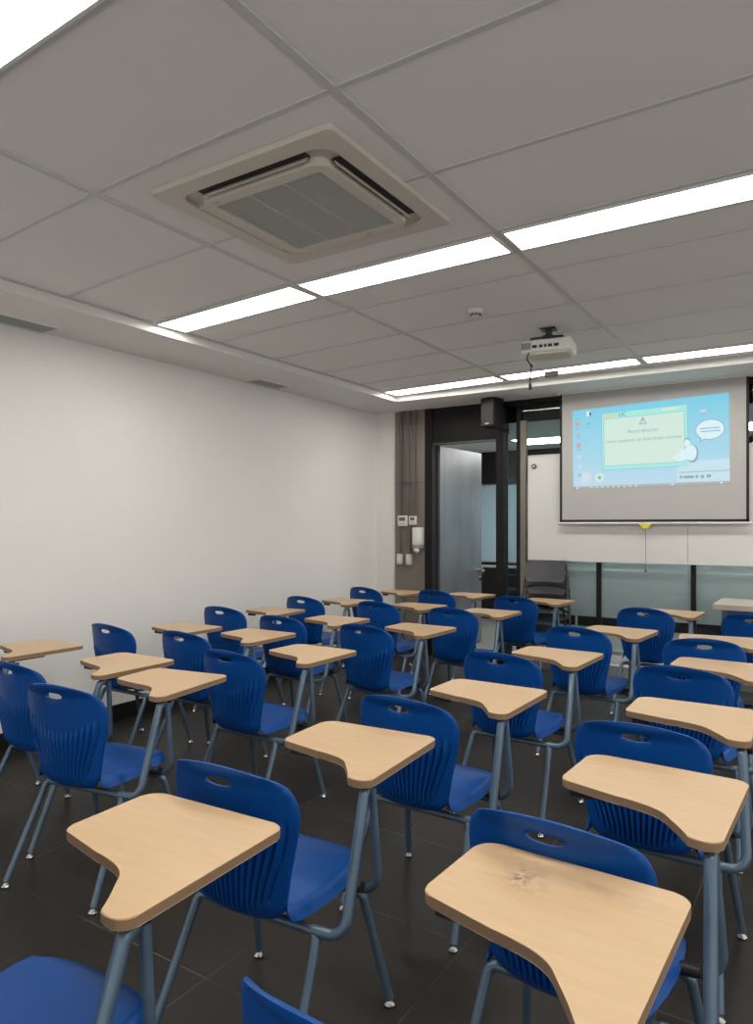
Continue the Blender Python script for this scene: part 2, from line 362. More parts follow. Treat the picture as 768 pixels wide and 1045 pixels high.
# ------------------------------------------------------------------ glazed wall towards the corridor
bm = bmesh.new(); box(bm, -4.045, -3.665, YB - .02, YB + .3, 0, ZS + .04); struct(fin('wall_pillar', bm, M['concrete']))
bm = bmesh.new()
for z in (.62, 1.86): box(bm, -4.044, -3.666, YB - .0215, YB - .02, z, z + .006)
struct(fin('trim_3', bm, M['conduit']))
# door frame, mullions, header, sill
bm = bmesh.new()
box(bm, -3.665, -3.575, YB - .03, YB + .10, 0, ZS)                     # door post
box(bm, -2.845, -2.765, YB - .03, YB + .10, 0, ZS)                    # main post
box(bm, -3.575, -2.845, YB - .01, YB + .08, 2.275, ZS)                # panel over the door
for x in (-2.615, -1.825, -1.005, -.185, .635, 1.455, 2.275): box(bm, x - .019, x + .019, YB - .01, YB + .08, 0, ZS)
box(bm, -2.765, XR, YB, YB + .07, 2.60, ZS); box(bm, -2.765, XR, YB + .075, YB + .1, 2.44, ZS)
struct(fin('trim_4', bm, M['blackmet']))
bm = bmesh.new(); box(bm, -3.575, -2.845, YB - .016, YB + .085, 2.262, 2.276); struct(fin('trim_5', bm, M['conduit']))
bm = bmesh.new()
box(bm, -2.60, XR, YB - .03, YB + .06, 0, .10); box(bm, -2.60, XR, YB - .02, YB + .05, .20, .235)
struct(fin('trim_6', bm, M['alu']))
bm = bmesh.new(); box(bm, -2.594, -2.535, YB - .008, YB + .03, 0, 2.44); struct(fin('trim_9', bm, M['concrete']))
def pane(n, x0, x1, fz=1.3):
    w = thing('window_%d' % n, '', '', ((x0 + x1) / 2, YB + .03, .235)); del w['label'], w['category']; struct(w)
    hx = (x1 - x0) / 2
    bm = bmesh.new(); box(bm, -hx, hx, 0, .008, 0, 2.37); fin('glass_pane', bm, M['glass'], w)
    if fz: bm = bmesh.new(); box(bm, -hx, hx, -.004, -.001, .30, fz); fin('frosted_film', bm, M['frost'], w)
pane(1, -2.765, -2.634, None)
for i, (a, b) in enumerate([(-2.596, -1.844), (-1.806, -1.024), (-.986, -.204), (-.166, .616), (.654, 1.436), (1.474, 2.256), (2.294, 2.70)]): pane(i + 2, a, b)

# open metal door, hinged on the left post, swung out into the corridor
d = bpy.data.objects.new('door_1', None); COL.objects.link(d); d.location = (-3.565, YB + .10, 0); d.rotation_euler = (0, 0, R(88)); struct(d)
bm = bmesh.new(); box(bm, .0, 1.0, -.02, .02, .008, 2.26, 0, .003, 1); fin('door_leaf', bm, M['doormetal'], d)
bm = bmesh.new()
tube(bm, [(.94, -.05, .86), (.94, .05, .86)], .024, 16); tube(bm, [(.94, -.052, .86), (.94, -.075, .86)], .034, 16)
tube(bm, fillet([(.94, -.075, .86), (.94, -.085, .86), (.86, -.085, .86)], .01), .011, 10)
tube(bm, [(.94, -.035, .76), (.94, .035, .76)], .022, 16)
fin('door_handle', bm, M['chrome'], d, True, angle=40)

# wall fittings on the pillar
yp = YB - .02
def fitting(name, x0, x1, z0, z1, depth, label, cat, group=None):
    return thing(name, label, cat, ((x0 + x1) / 2, yp, z0), 0, group), (x1 - x0) / 2, z1 - z0
PX = lambda x: (x)
for (x0, x1, nm, lab) in ((-3.995, -3.88, 0, 'larger white thermostat, left one of two on the concrete pillar'), (-3.855, -3.765, 1, 'smaller white thermostat, right one of two on the concrete pillar')):
    h = .115 if nm == 0 else .095; z0 = 1.39 if nm == 0 else 1.405
    t, hx, hh = fitting('thermostat', x0, x1, z0, z0 + h, .02, lab, 'thermostat', 'thermostats on the pillar')
    bm = bmesh.new(); box(bm, -hx, hx, -.028, 0, 0, hh, 0, .006, 2); fin('casing', bm, M['white'], t, True, angle=40)
    bm = bmesh.new(); box(bm, -hx + .018, hx - .018, -.030, -.0275, hh * .5, hh * .84); fin('display', bm, M['lcd'], t)
    bm = bmesh.new()
    for k in range(3): box(bm, -hx * .55 + k * hx * .42, -hx * .55 + k * hx * .42 + hx * .25, -.0295, -.0275, hh * .2, hh * .3)
    fin('buttons', bm, M['ventgrey'], t)
for (x0, x1, lab) in ((-4.0, -3.932, 'left cream light switch box on the concrete pillar'), (-3.885, -3.817, 'right cream light switch box, below the soap dispenser')):
    t, hx, hh = fitting('light_switch', x0, x1, .97, 1.085, .03, lab, 'light switch', 'switch boxes on the pillar')
    bm = bmesh.new(); box(bm, -hx, hx, -.045, 0, 0, hh, 0, .006, 2); fin('back_box', bm, M['cream'], t, True, angle=40)
    bm = bmesh.new(); box(bm, -hx + .018, hx - .018, -.050, -.044, .03, hh - .03, 0, .003, 1); fin('rocker', bm, M['white'], t)
t = thing('soap_dispenser', 'white wall soap dispenser beside the door on the concrete pillar', 'soap dispenser', (-3.725, yp, 1.10))
bm = bmesh.new(); box(bm, -.052, .052, -.10, 0, .085, .275, 0, .018, 3); fin('cover', bm, M['white'], t, True, angle=40)
bm = bmesh.new(); box(bm, -.048, .048, -.092, -.005, .045, .10, 0, .010, 2); fin('window', bm, mat('smoky_plastic', (.33, .30, .33), .25), t, True, angle=40)
bm = bmesh.new(); box(bm, -.026, .026, -.105, -.045, .015, .05, 0, .010, 2); tube(bm, [(0, -.07, .02), (0, -.07, .0)], .010, 10); fin('nozzle', bm, M['white'], t, True, angle=40)
cx = [-3.965, -3.92, -3.845, -3.775]
tops = [1.505, 1.505, 1.50, 1.50]
LAB = ['first from the left of four vertical metal conduits on the concrete pillar', 'second from the left of four vertical metal conduits on the pillar', 'third from the left of four vertical metal conduits on the pillar, ending at a switch', 'fourth from the left of four vertical metal conduits on the pillar, nearest the door']
for i, x in enumerate(cx):
    bm = bmesh.new(); z0 = tops[i]
    tube(bm, [(0, 0, 0), (0, 0, ZS - z0)], .011, 10)
    if i in (0, 2): tube(bm, [(0, 0, 1.085 - z0), (0, 0, (1.39 if i == 0 else 1.405) - z0)], .008, 10)
    for z in (.35, 1.0): box(bm, -.02, .02, -.013, .011, z, z + .014)
    tag(fin('conduit_pipe', bm, M['conduit'], None, True, (x, yp - .012, z0), angle=40), LAB[i], 'pipe', 'conduits on the concrete pillar')

# loudspeaker under the soffit
t = thing('loudspeaker', 'black wall loudspeaker hanging under the soffit by the door', 'loudspeaker', (-2.785, 6.44, 2.36), R(-14))
bm = bmesh.new(); box(bm, -.08, .08, -.08, .08, 0, .28, 0, .008, 2); fin('cabinet', bm, M['blackmet'], t, True, angle=40)
bm = bmesh.new(); box(bm, -.072, .072, -.085, -.078, .012, .268, 0, .003, 1); fin('front_grille', bm, M['black'], t)
bm = bmesh.new(); box(bm, -.022, .022, -.0875, -.084, .024, .036); fin('badge', bm, M['alu'], t)
bm = bmesh.new(); box(bm, -.02, .02, .04, .225, -.012, 0); box(bm, -.03, .03, .215, .235, -.05, .05); box(bm, -.03, .03, -.03, .03, .28, .291); fin('bracket', bm, M['black'], t)

# ------------------------------------------------------------------ whiteboards
for i, (x0, x1) in enumerate(((-2.50, -1.043), (-1.042, .42))):
    t = thing('whiteboard', ('whiteboard left half with a round magnet in its top corner' if i == 0 else 'whiteboard right half, running out of the picture behind the projection screen'), 'whiteboard', ((x0 + x1) / 2, YB - .045, 1.055), 0, 'whiteboards on the glazed wall')
    hx = (x1 - x0) / 2
    bm = bmesh.new(); box(bm, -hx + .001, hx - .001, -.004, .014, .008, 1.022); fin('writing_surface', bm, M['board'], t)
    bm = bmesh.new(); box(bm, -hx, hx, -.008, .016, 0, .009); box(bm, -hx, hx, -.008, .016, 1.022, 1.032); box(bm, (-hx if i == 0 else hx - .008), (-hx + .008 if i == 0 else hx), -.008, .016, 0, 1.03); fin('frame', bm, M['alu'], t)
    bm = bmesh.new()
    for x in (-hx + .1, hx - .1): box(bm, x - .02, x + .02, .014, .036, .3, .7)
    fin('wall_bracket', bm, M['alu'], t)
t = thing('magnet', 'small round dark magnet on the whiteboard top left corner', 'magnet', (-2.435, YB - .050, 1.975))
bm = bmesh.new(); lathe(bm, [(.026, 0), (.026, .008), (.020, .012)], seg=24); bmesh.ops.rotate(bm, verts=bm.verts, cent=(0, 0, 0), matrix=Matrix.Rotation(R(90), 3, 'X')); fin('rim', bm, M['conduit'], t, True, angle=35)
bm = bmesh.new(); lathe(bm, [(.011, .010), (.011, .0145)], seg=16); bmesh.ops.rotate(bm, verts=bm.verts, cent=(0, 0, 0), matrix=Matrix.Rotation(R(90), 3, 'X')); fin('hub', bm, M['alu'], t)

# ------------------------------------------------------------------ projection screen
YS = 6.60
ps = thing('projection_screen', 'pull-down projection screen with black borders showing a light blue desktop', 'projection screen', (-1.362, YS, 1.410))
sw, sh = .80, 1.230
bm = bmesh.new(); box(bm, -sw + .022, sw - .022, 0, .002, .02, sh); fin('fabric', bm, M['screen'], ps)
bm = bmesh.new()
box(bm, -sw, -sw + .022, -.001, .003, .02, sh); box(bm, sw - .022, sw, -.001, .003, .02, sh); box(bm, -sw, sw, -.001, .003, .018, .042); fin('border', bm, M['screenblack'], ps)
bm = bmesh.new(); tube(bm, [(-sw - .025, 0, .008), (sw + .025, 0, .008)], .011, 12); fin('bottom_bar', bm, M['board'], ps, True, angle=40)
bm = bmesh.new(); box(bm, -sw - .02, sw + .02, -.035, .035, sh - .002, sh + .012, 0, .004, 1); fin('housing', bm, M['white'], ps)
bm = bmesh.new(); prism(bm, [(-.055, -.012), (.055, -.012), (.02, .03), (-.02, .03)], -.006, .006); bmesh.ops.rotate(bm, verts=bm.verts, cent=(0, 0, 0), matrix=Matrix.Rotation(R(-90), 3, 'X'))
bmesh.ops.translate(bm, verts=bm.verts, vec=(-.02, -.011, -.008)); fin('pull_tab', bm, M['yellow'], ps)
bm = bmesh.new(); tube(bm, [(-.02, -.006, -.03), (-.018, -.004, -.40)], .0022, 8); lathe(bm, [(.004, 0), (.011, .01), (.009, .025), (.003, .03)], (-.018, -.004, -.43), 12)
fin('pull_cord', bm, M['lcd'], ps, True, angle=40)

# what the projector throws on the screen: thin glowing shapes on the fabric
def emat(name, c, s=.86):
    m = mat(name, (.03, .03, .03), .9, emit=c, est=s); return m
def emit_grad():
    m = mat('projected_blue', (.03, .03, .03), .9, emit=(.3, .6, .75), est=.88)
    nt = m.node_tree; N = nt.nodes; L = nt.links; b = N['Principled BSDF']
    tc = N.new('ShaderNodeTexCoord'); s = N.new('ShaderNodeSeparateXYZ'); L.new(tc.outputs['Object'], s.inputs[0])
    mr = N.new('ShaderNodeMapRange'); mr.inputs[1].default_value = .35; mr.inputs[2].default_value = 1.07; L.new(s.outputs[2], mr.inputs[0])
    rp = N.new('ShaderNodeValToRGB'); rp.color_ramp.elements[0].color = (.42, .60, .72, 1); rp.color_ramp.elements[1].color = (.17, .53, .68, 1)
    L.new(mr.outputs[0], rp.inputs[0]); L.new(rp.outputs[0], b.inputs['Emission Color']); return m
E_ = dict(blue=emit_grad(), mint=emat('projected_mint', (.33, .72, .66)), paper=emat('projected_paper', (.56, .71, .63)), line=emat('projected_line', (.17, .42, .52)), text=emat('projected_text', (.22, .36, .36)),
          tan=emat('projected_tan', (.50, .62, .40)), white=emat('projected_white', (.62, .77, .82)), red=emat('projected_red', (.60, .30, .33)), dark=emat('projected_dark', (.06, .12, .17)), pale=emat('projected_pale', (.50, .66, .74)), rose=emat('projected_rose', (.58, .58, .66)))
# image-plane coordinates: u 0..1 left to right, v 0..1 bottom to top of the picture; small keystone
UX0, UX1 = -.680, .648
def uv(u, v):
    zb = .352 + .010 * u; zt = 1.067 + .042 * u
    return (UX0 + .009 * (1 - v) + (UX1 - UX0) * u, zb + (zt - zb) * v)
layer = [0]
def sheet(name, polys, m, par, lift, th=.0006):
    bm = bmesh.new()
    for P in polys:
        q = [uv(*p) for p in P]; y1 = -lift; y0 = y1 - th
        f_ = [bm.verts.new((x, y0, z)) for x, z in q]; b_ = [bm.verts.new((x, y1, z)) for x, z in q]
        bm.faces.new(f_); bm.faces.new(b_[::-1])
        for i in range(len(q)): j = (i + 1) % len(q); bm.faces.new((f_[i], b_[i], b_[j], f_[j]))
    return fin(name, bm, m, par)
rc = lambda a, b, c, e: [(a, c), (b, c), (b, e), (a, e)]
ell = lambda cx, cy, rx, ry, n=24: [(cx + rx * math.cos(2 * math.pi * k / n), cy + ry * math.sin(2 * math.pi * k / n)) for k in range(n)]
pi_ = sheet('projected_image', [rc(0, 1, 0, 1)], E_['blue'], ps, .0015)
win_o = (.205, .755, .20, .92)
sheet('window_outline', [rc(.203, .757, .195, .923)], E_['line'], pi_, .0023)
sheet('window_body', [rc(.206, .754, .20, .918)], E_['mint'], pi_, .0031)
sheet('window_edge', [rc(.218, .738, .245, .845)], E_['line'], pi_, .0039)
sheet('window_page', [rc(.221, .735, .25, .84)], E_['paper'], pi_, .0047)
sheet('title_tab', [rc(.21, .305, .855, .905)], E_['tan'], pi_, .0047)
sheet('title_button', [rc(.60, .70, .870, .900)], E_['paper'], pi_, .0047)
sheet('taskbar', [rc(.0, 1, -.035, -.001)], emat('projected_taskbar', (.38, .37, .36)), pi_, .0015)
sheet('taskbar_icon', [ell(.03, -.022, .008, .012, 10)] + [ell(.13 + k * .037, -.016, .006, .010, 8) for k in range(9)] + [ell(.95, -.016, .007, .010, 8), ell(.66, -.016, .01, .008, 8)], E_['white'], pi_, .0031)
# warning triangle
sheet('warning_sign', [[(.452, .735), (.502, .735), (.502, .742), (.452, .742)], [(.452, .735), (.459, .735), (.481, .822), (.477, .83)], [(.502, .735), (.495, .735), (.474, .822), (.477, .83)], rc(.4745, .4795, .768, .80), rc(.4745, .4795, .75, .758)], E_['text'], pi_, .0055)
# desktop icons
reds = []; tabs = []
for k, y in enumerate((.86, .72, .585, .43, .30, .17)):
    a, b = .022, .048
    if k in (0, 2): reds.append(rc(a, b, y - .03, y + .03))
    elif k == 1: reds.append([(a + .004, y - .03), (b - .004, y - .03), ((a + b) / 2, y + .03)])
sheet('red_icon', [rc(.022, .05, .79, .85), [(.03, .66), (.054, .66), (.042, .72)], rc(.028, .058, .51, .57)], E_['red'], pi_, .0023)
sheet('pale_icon', [rc(.035, .058, .365, .41), rc(.036, .06, .235, .285), rc(.835, .865, .805, .835)], E_['rose'], pi_, .0023)
sheet('blue_icon', [rc(.038, .062, .12, .165), [(.105, .80), (.125, .80), (.115, .84)], rc(.024, .05, .745, .757), rc(.03, .056, .63, .64), rc(.03, .06, .475, .487), rc(.098, .128, .76, .77), rc(.835, .868, .785, .793), rc(.02, .048, .885, .895)], E_['line'], pi_, .0023)
sheet('file_icon', [rc(.10, .132, .91, .97)], E_['white'], pi_, .0023)
sheet('file_icon_swirl', [ell(.126, .935, .007, .03, 12)], E_['dark'], pi_, .0031)
sheet('round_badge', [ell(.085, .115, .045, .085)], E_['rose'], pi_, .0023); sheet('badge_centre', [ell(.085, .115, .030, .055)], E_['pale'], pi_, .0031)
sheet('pale_badge', [ell(.185, .105, .032, .06)], E_['paper'], pi_, .0023); sheet('badge_dot', [ell(.185, .105, .012, .022)], E_['text'], pi_, .0031)
# speech bubble, reader figure and notice strip
sheet('bubble_outline', [ell(.888, .60, .086, .118, 40), [(.83, .51), (.862, .505), (.826, .455)]], E_['text'], pi_, .0023)
sheet('bubble', [ell(.888, .60, .082, .110, 40), [(.838, .515), (.858, .51), (.834, .475)]], E_['white'], pi_, .0031)
sheet('figure_shadow', [ell(.783, .335, .036, .105, 26), ell(.752, .475, .021, .05, 22)], E_['text'], pi_, .0055)
sheet('figure', [ell(.776, .345, .033, .092, 26), ell(.752, .462, .019, .045, 22), [(.66, .30), (.72, .38), (.77, .42), (.80, .29), (.70, .255)]], E_['white'], pi_, .0063)
sheet('notice_strip', [[(.69, .02), (1, .005), (1, .255), (.715, .255), (.69, .15)]], E_['pale'], pi_, .0023); sheet('notice_line', [rc(.70, 1, .118, .126)], E_['text'], pi_, .0031)
def textobj(name, s, u, v, size, m, par, lift, align='CENTER', rot=0):
    cu = bpy.data.curves.new(name, 'FONT'); cu.body = s; cu.size = size; cu.align_x = align; cu.extrude = .0003
    o = bpy.data.objects.new(name, cu); COL.objects.link(o); bpy.context.view_layer.update()
    me = bpy.data.meshes.new_from_object(o.evaluated_get(bpy.context.evaluated_depsgraph_get())); bpy.data.objects.remove(o)
    x, z = uv(u, v)
    me.transform(Matrix.Translation((x, -lift, z)) @ Matrix.Rotation(rot, 4, 'Y') @ Matrix.Rotation(R(90), 4, 'X'))
    me.materials.clear(); return link(name, me, m, par)
textobj('title_text', 'UC', .345, .862, .048, E_['dark'], pi_, .0055, rot=R(-1))
textobj('heading_text', 'Recordatorio:', .475, .640, .046, E_['text'], pi_, .0055, rot=R(-.8))
textobj('body_text', 'como asistencia de Aula limpia docente', .478, .535, .0405, E_['text'], pi_, .0055, rot=R(-.8))
sheet('bubble_text', [rc(.83, .945, .61, .622), rc(.835, .95, .575, .587)], E_['line'], pi_, .0039)
sheet('notice_text', [rc(.705, .72, .05, .085), rc(.728, .79, .05, .08), rc(.80, .815, .05, .085), rc(.83, .85, .045, .08), rc(.865, .89, .05, .085)], E_['text'], pi_, .0031)

# ------------------------------------------------------------------ teacher's desk
td = thing('teacher_desk', 'grey-beige laminate desk with metal legs under the whiteboard at the right edge', 'desk', (.035, 6.32, 0))
bm = bmesh.new(); prism(bm, rrect(-.80, .70, -.30, .30, .02), .745, .785, .004); fin('desktop', bm, M['desk'], td)
bm = bmesh.new(); box(bm, -.74, .64, -.25, -.22, .68, .745); box(bm, -.74, .64, .22, .25, .68, .745); box(bm, -.74, -.71, -.25, .25, .68, .745); box(bm, .61, .64, -.25, .25, .68, .745); fin('under_frame', bm, M['steel'], td)
for x in (-.74, .60):
    for y in (-.265, .225): bm = bmesh.new(); box(bm, x, x + .04, y, y + .04, 0, .745, 0, .004, 1); fin('leg', bm, M['steel'], td)

# ------------------------------------------------------------------ stacked grey chairs by the glass
def dup(root, loc, rz, label=None):
    c = root.copy(); COL.objects.link(c); c.location = loc; c.rotation_euler = (0, 0, rz)
    if label: c['label'] = label
    for ch in list(root.children):
        k = ch.copy(); COL.objects.link(k); k.parent = c
        for g in list(ch.children):
            q = g.copy(); COL.objects.link(q); q.parent = k
    return c
def curved_panel(w, h, th, r, bow, z0, y, lean, m, name, par, hx=0):
    bm = bmesh.new(); n = 12; grid = []
    for s_ in (0, th):
        rows = []
        for j in range(9):
            v = j / 8; row = []
            for i in range(n + 1):
                u = -1 + 2 * i / n; e = min(v, 1 - v) * h
                k = 1 if e > r else math.sqrt(max(0, 1 - ((r - e) / r) ** 2)) * r / (w / 2) + (1 - r / (w / 2))
                x = u * w / 2 * k
                row.append(bm.verts.new((x, y + s_ + lean * v * h - bow * u * u, z0 + v * h)))
            rows.append(row)
        grid.append(rows)
    for g in grid:
        for a, b in zip(g, g[1:]):
            for i in range(n): bm.faces.new((a[i], a[i + 1], b[i + 1], b[i]))
    A, B = grid
    for j in range(8):
        for i in (0, n): bm.faces.new((A[j][i], A[j + 1][i], B[j + 1][i], B[j][i]))
    for j in (0, 8):
        for i in range(n): bm.faces.new((A[j][i], A[j][i + 1], B[j][i + 1], B[j][i]))
    return fin(name, bm, m, par, True, angle=50)
def grey_chair(label):
    t = thing('stacking_chair', label, 'chair', (0, 0, 0), 0, 'grey chairs stacked against the glass')
    curved_panel(.385, .205, .010, .03, .035, .63, .245, .14, M['greyplastic'], 'backrest', t)
    bm = bmesh.new(); prism(bm, rrect(-.22, .22, -.21, .20, .05), .43, .452, .006)
    for v in bm.verts: v.co.z -= .03 * max(0, (-v.co.y - .12) / .09)
    fin('seat', bm, M['greyplastic'], t, True, angle=50)
    for s_ in (-1, 1):
        tubeobj('side_frame', [(s_ * .225, -.22, .0), (s_ * .225, -.17, .425), (s_ * .225, .20, .425), (s_ * .19, .275, .80)], .010, M['darkmet'], t, 10, .03)
        tubeobj('rear_leg', [(s_ * .225, .30, .0), (s_ * .225, .05, .415)], .010, M['darkmet'], t, 10)
    tubeobj('lower_back_bar', [(-.205, .235, .575), (-.12, .25, .60), (0, .256, .61), (.12, .25, .60), (.205, .235, .575)], .009, M['black'], t, 8, .1)
    return t
GC = ['grey plastic stacking chair against the glass, bottom of the stack', 'grey plastic stacking chair, second from the bottom of the stack', 'grey plastic stacking chair against the glass, topmost of the stack']
g0 = grey_chair(GC[0]); g0.location = (-2.27, 6.34, 0)
for i in (1, 2): dup(g0, (-2.27, 6.34 - .035 * i, .115 * i), 0, GC[i])

# ------------------------------------------------------------------ tablet-arm chair
def smooth(a, b, x): t = max(0, min(1, (x - a) / (b - a))); return t * t * (3 - 2 * t)
def back_y(x, z): return -.232 - (z - .40) * .145 + .050 * (abs(x) / .2) ** 2.2 + .018 * smooth(.75, .80, z) * -1 + .03 * max(0, (.44 - z) / .05) ** 2 * .6
BO = [(0, .804), (.05, .802), (.10, .795), (.145, .783), (.175, .768), (.197, .747), (.210, .720), (.215, .690), (.212, .655), (.203, .61), (.191, .56), (.179, .51), (.170, .465), (.158, .43), (.134, .405), (.09, .393), (.045, .390)]
def smooth_outline(P):
    # Catmull-Rom through the half outline, mirrored
    full = P + [(-x, z) for x, z in P[:0:-1]] ; full.insert(len(P), (0, .390)); n = len(full); out = []
    for i in range(n):
        p0, p1, p2, p3 = (Vector(full[(i + k - 1) % n]) for k in range(4))
        for k in range(3):
            t = k / 3; out.append(.5 * ((2 * p1) + (-p0 + p2) * t + (2 * p0 - 5 * p1 + 4 * p2 - p3) * t * t + (-p0 + 3 * p1 - 3 * p2 + p3) * t ** 3))
    return out
def back_mesh():
    out = smooth_outline([(x * .955, z) for x, z in BO]); hole = [Vector((.043 * math.copysign(abs(math.cos(a)) ** .8, math.cos(a)), .755 + .0125 * math.sin(a))) for a in (2 * math.pi * k / 28 for k in range(28))]
    def inside(p, poly):
        c = False
        for i in range(len(poly)):
            a, b = poly[i], poly[i - 1]
            if (a[1] > p[1]) != (b[1] > p[1]) and p[0] < (b[0] - a[0]) * (p[1] - a[1]) / (b[1] - a[1]) + a[0]: c = not c
        return c
    def dist(p, poly):
        m_ = 9
        for i in range(len(poly)):
            a, b = poly[i - 1], poly[i]; ab = b - a; t = max(0, min(1, (p - a).dot(ab) / max(ab.dot(ab), 1e-12))); m_ = min(m_, (a + ab * t - p).length)
        return m_
    NR = 17
    def ribw(z): return .125 + .075 * smooth(.40, .66, z) # half width of the rib fan
    pts = list(out) + list(hole); ne, nh = len(out), len(hole)
    z = .402
    while z < .80:
        w = ribw(z)
        n = NR * 6
        for i in range(-n // 2 - 12, n // 2 + 13):
            p = Vector((i / (n / 2) * w, z))
            if inside(p, out) and dist(p, out) > .0045 and not inside(p, hole) and dist(p, hole) > .004:
                if z > .69 and i % 4: continue
                pts.append(p)
        z += .010
    edges = [(i, (i + 1) % ne) for i in range(ne)] + [(ne + i, ne + (i + 1) % nh) for i in range(nh)]
    v, e, f, *_ = geometry.delaunay_2d_cdt(pts, edges, [], 0, 1e-6)
    def ribs(x, z):
        w = ribw(z); u = x / w
        zb = .412 + .055 * abs(u) ** 3; zt = .625 + .075 * min(1, abs(u)) ** 2
        m_ = smooth(zb, zb + .014, z) * (1 - smooth(zt - .05, zt, z)) * (1 - smooth(.86, .95, abs(u)))
        ph = u * NR / 2; tri = abs((ph % 1) - .5) * 2
        rim = math.exp(-((z - zb) / .006) ** 2) * (1 - smooth(.8, 1.0, abs(u)))
        return m_ * (.007 - .016 * smooth(.12, .75, tri)) - .005 * rim
    bm = bmesh.new(); A = []; B = []
    TH = .007
    outl = [Vector(p) for p in out]
    for p in v:
        x, z = p.x, p.y; y = back_y(x, z)
        de = min(dist(p, outl), dist(p, hole)); roll = .0028 * max(0, 1 - de / .006) ** 2
        A.append(bm.verts.new((x - .010, y + ribs(x, z) + roll, z))); B.append(bm.verts.new((x - .010, y + TH + .006 - roll, z)))
    poly_cache = {}
    for t in f:
        c = (v[t[0]] + v[t[1]] + v[t[2]]) / 3
        if not inside(c, out) or inside(c, hole): continue
        bm.faces.new([A[i] for i in t]); bm.faces.new([B[i] for i in reversed(t)])
    bm.verts.index_update()
    be = [e_ for e_ in bm.edges if len(e_.link_faces) == 1]; ia = {a: i for i, a in enumerate(A)}
    for e_ in be:
        a, b = e_.verts
        if a in ia and b in ia:
            try: bm.faces.new((a, b, B[ia[b]], B[ia[a]]))
            except ValueError: pass
    loose = [q for q in bm.verts if not q.link_faces]; bmesh.ops.delete(bm, geom=loose, context='VERTS')
    return bm
def seat_mesh():
    prof = [(.182, .392, .125), (.186, .405, .140), (.184, .420, .152), (.174, .433, .163), (.155, .441, .174), (.12, .446, .186), (.08, .445, .193), (.03, .440, .197), (-.03, .436, .197), (-.09, .432, .190), (-.14, .430, .181), (-.175, .431, .176), (-.198, .434, .167), (-.213, .448, .158), (-.223, .485, .155), (-.228, .53, .160)]
    n = 28; top = []; bm = bmesh.new(); TH = .007; rows = []
    for (y, z, w) in prof:
        row = []
        for i in range(n + 1):
            u = -1 + 2 * i / n; x = w * (1 - (1 - abs(u)) ** 1.35) * (1 if u > 0 else -1)
            rear = smooth(-.12, -.20, y) if False else max(0, min(1, (-.205 - y) / .02)); rear = rear * rear * (3 - 2 * rear)
            q = abs(x) / w
            dz = (.006 * q ** 2 * (1 - rear)) - .036 * max(0, (q - .92) / .08) ** 1.5 * (1 - rear) * (1 if y < .16 else .5)
            dy = .050 * (abs(x) / .2) ** 2.2 * rear + .006 * rear
            if y > .15: dy -= .030 * q ** 3
            row.append(Vector((x - .010 + (.006 if q > .99 and not rear else 0) * (1 if u > 0 else -1), y + dy, z + dz)))
        rows.append(row)
    T = [[bm.verts.new(p) for p in r] for r in rows]; nr = len(rows)
    Bt = []
    for j in range(nr):
        r = []
        for i in range(n + 1):
            a = rows[max(j - 1, 0)][i]; b = rows[min(j + 1, nr - 1)][i]; c = rows[j][max(i - 1, 0)]; d_ = rows[j][min(i + 1, n)]
            nn = (d_ - c).cross(a - b).normalized()
            if nn.z < 0 and rows[j][i].y > -.15: nn.negate()
            r.append(bm.verts.new(rows[j][i] - nn * TH))
        Bt.append(r)
    for j in range(nr - 1):
        for i in range(n):
            bm.faces.new((T[j][i], T[j][i + 1], T[j + 1][i + 1], T[j + 1][i])); bm.faces.new((Bt[j][i], Bt[j + 1][i], Bt[j + 1][i + 1], Bt[j][i + 1]))
    for i in range(n):
        for j in (0, nr - 1): bm.faces.new((T[j][i], T[j][i + 1], Bt[j][i + 1], Bt[j][i]))
    for j in range(nr - 1):
        for i in (0, n): bm.faces.new((T[j][i], T[j + 1][i], Bt[j + 1][i], Bt[j][i]))
    return bm
def tablet_outline():
    L0, F0 = -.145, .432; W_, Ln = .425, .452
    P = arc(L0 + .045, F0 - .045, .045, 180, 90) + arc(L0 + W_ - .035, F0 - .035, .035, 90, 0) + arc(L0 + W_ - .032, F0 - Ln + .032, .032, 0, -90)
    # narrow tail and the S-shaped notch back to the wide part
    P += [(L0 + W_ - .05, F0 - Ln)]
    c = [Vector((L0 + W_ - .068, F0 - Ln + .006)), Vector((L0 + W_ - .090, F0 - Ln + .04)), Vector((L0 + .305, F0 - .372)), Vector((L0 + .275, F0 - .336)), Vector((L0 + .23, F0 - .314)), Vector((L0 + .16, F0 - .300))]
    for i in range(len(c) - 1):
        p0 = c[max(i - 1, 0)]; p1 = c[i]; p2 = c[i + 1]; p3 = c[min(i + 2, len(c) - 1)]
        for k in range(4):
            t = k / 4; q = .5 * ((2 * p1) + (-p0 + p2) * t + (2 * p0 - 5 * p1 + 4 * p2 - p3) * t * t + (-p0 + 3 * p1 - 3 * p2 + p3) * t ** 3); P.append((q.x, q.y))
    P += [(L0 + .16, F0 - .300)] + arc(L0 + .034, F0 - .236, .034, 262, 180)
    return P
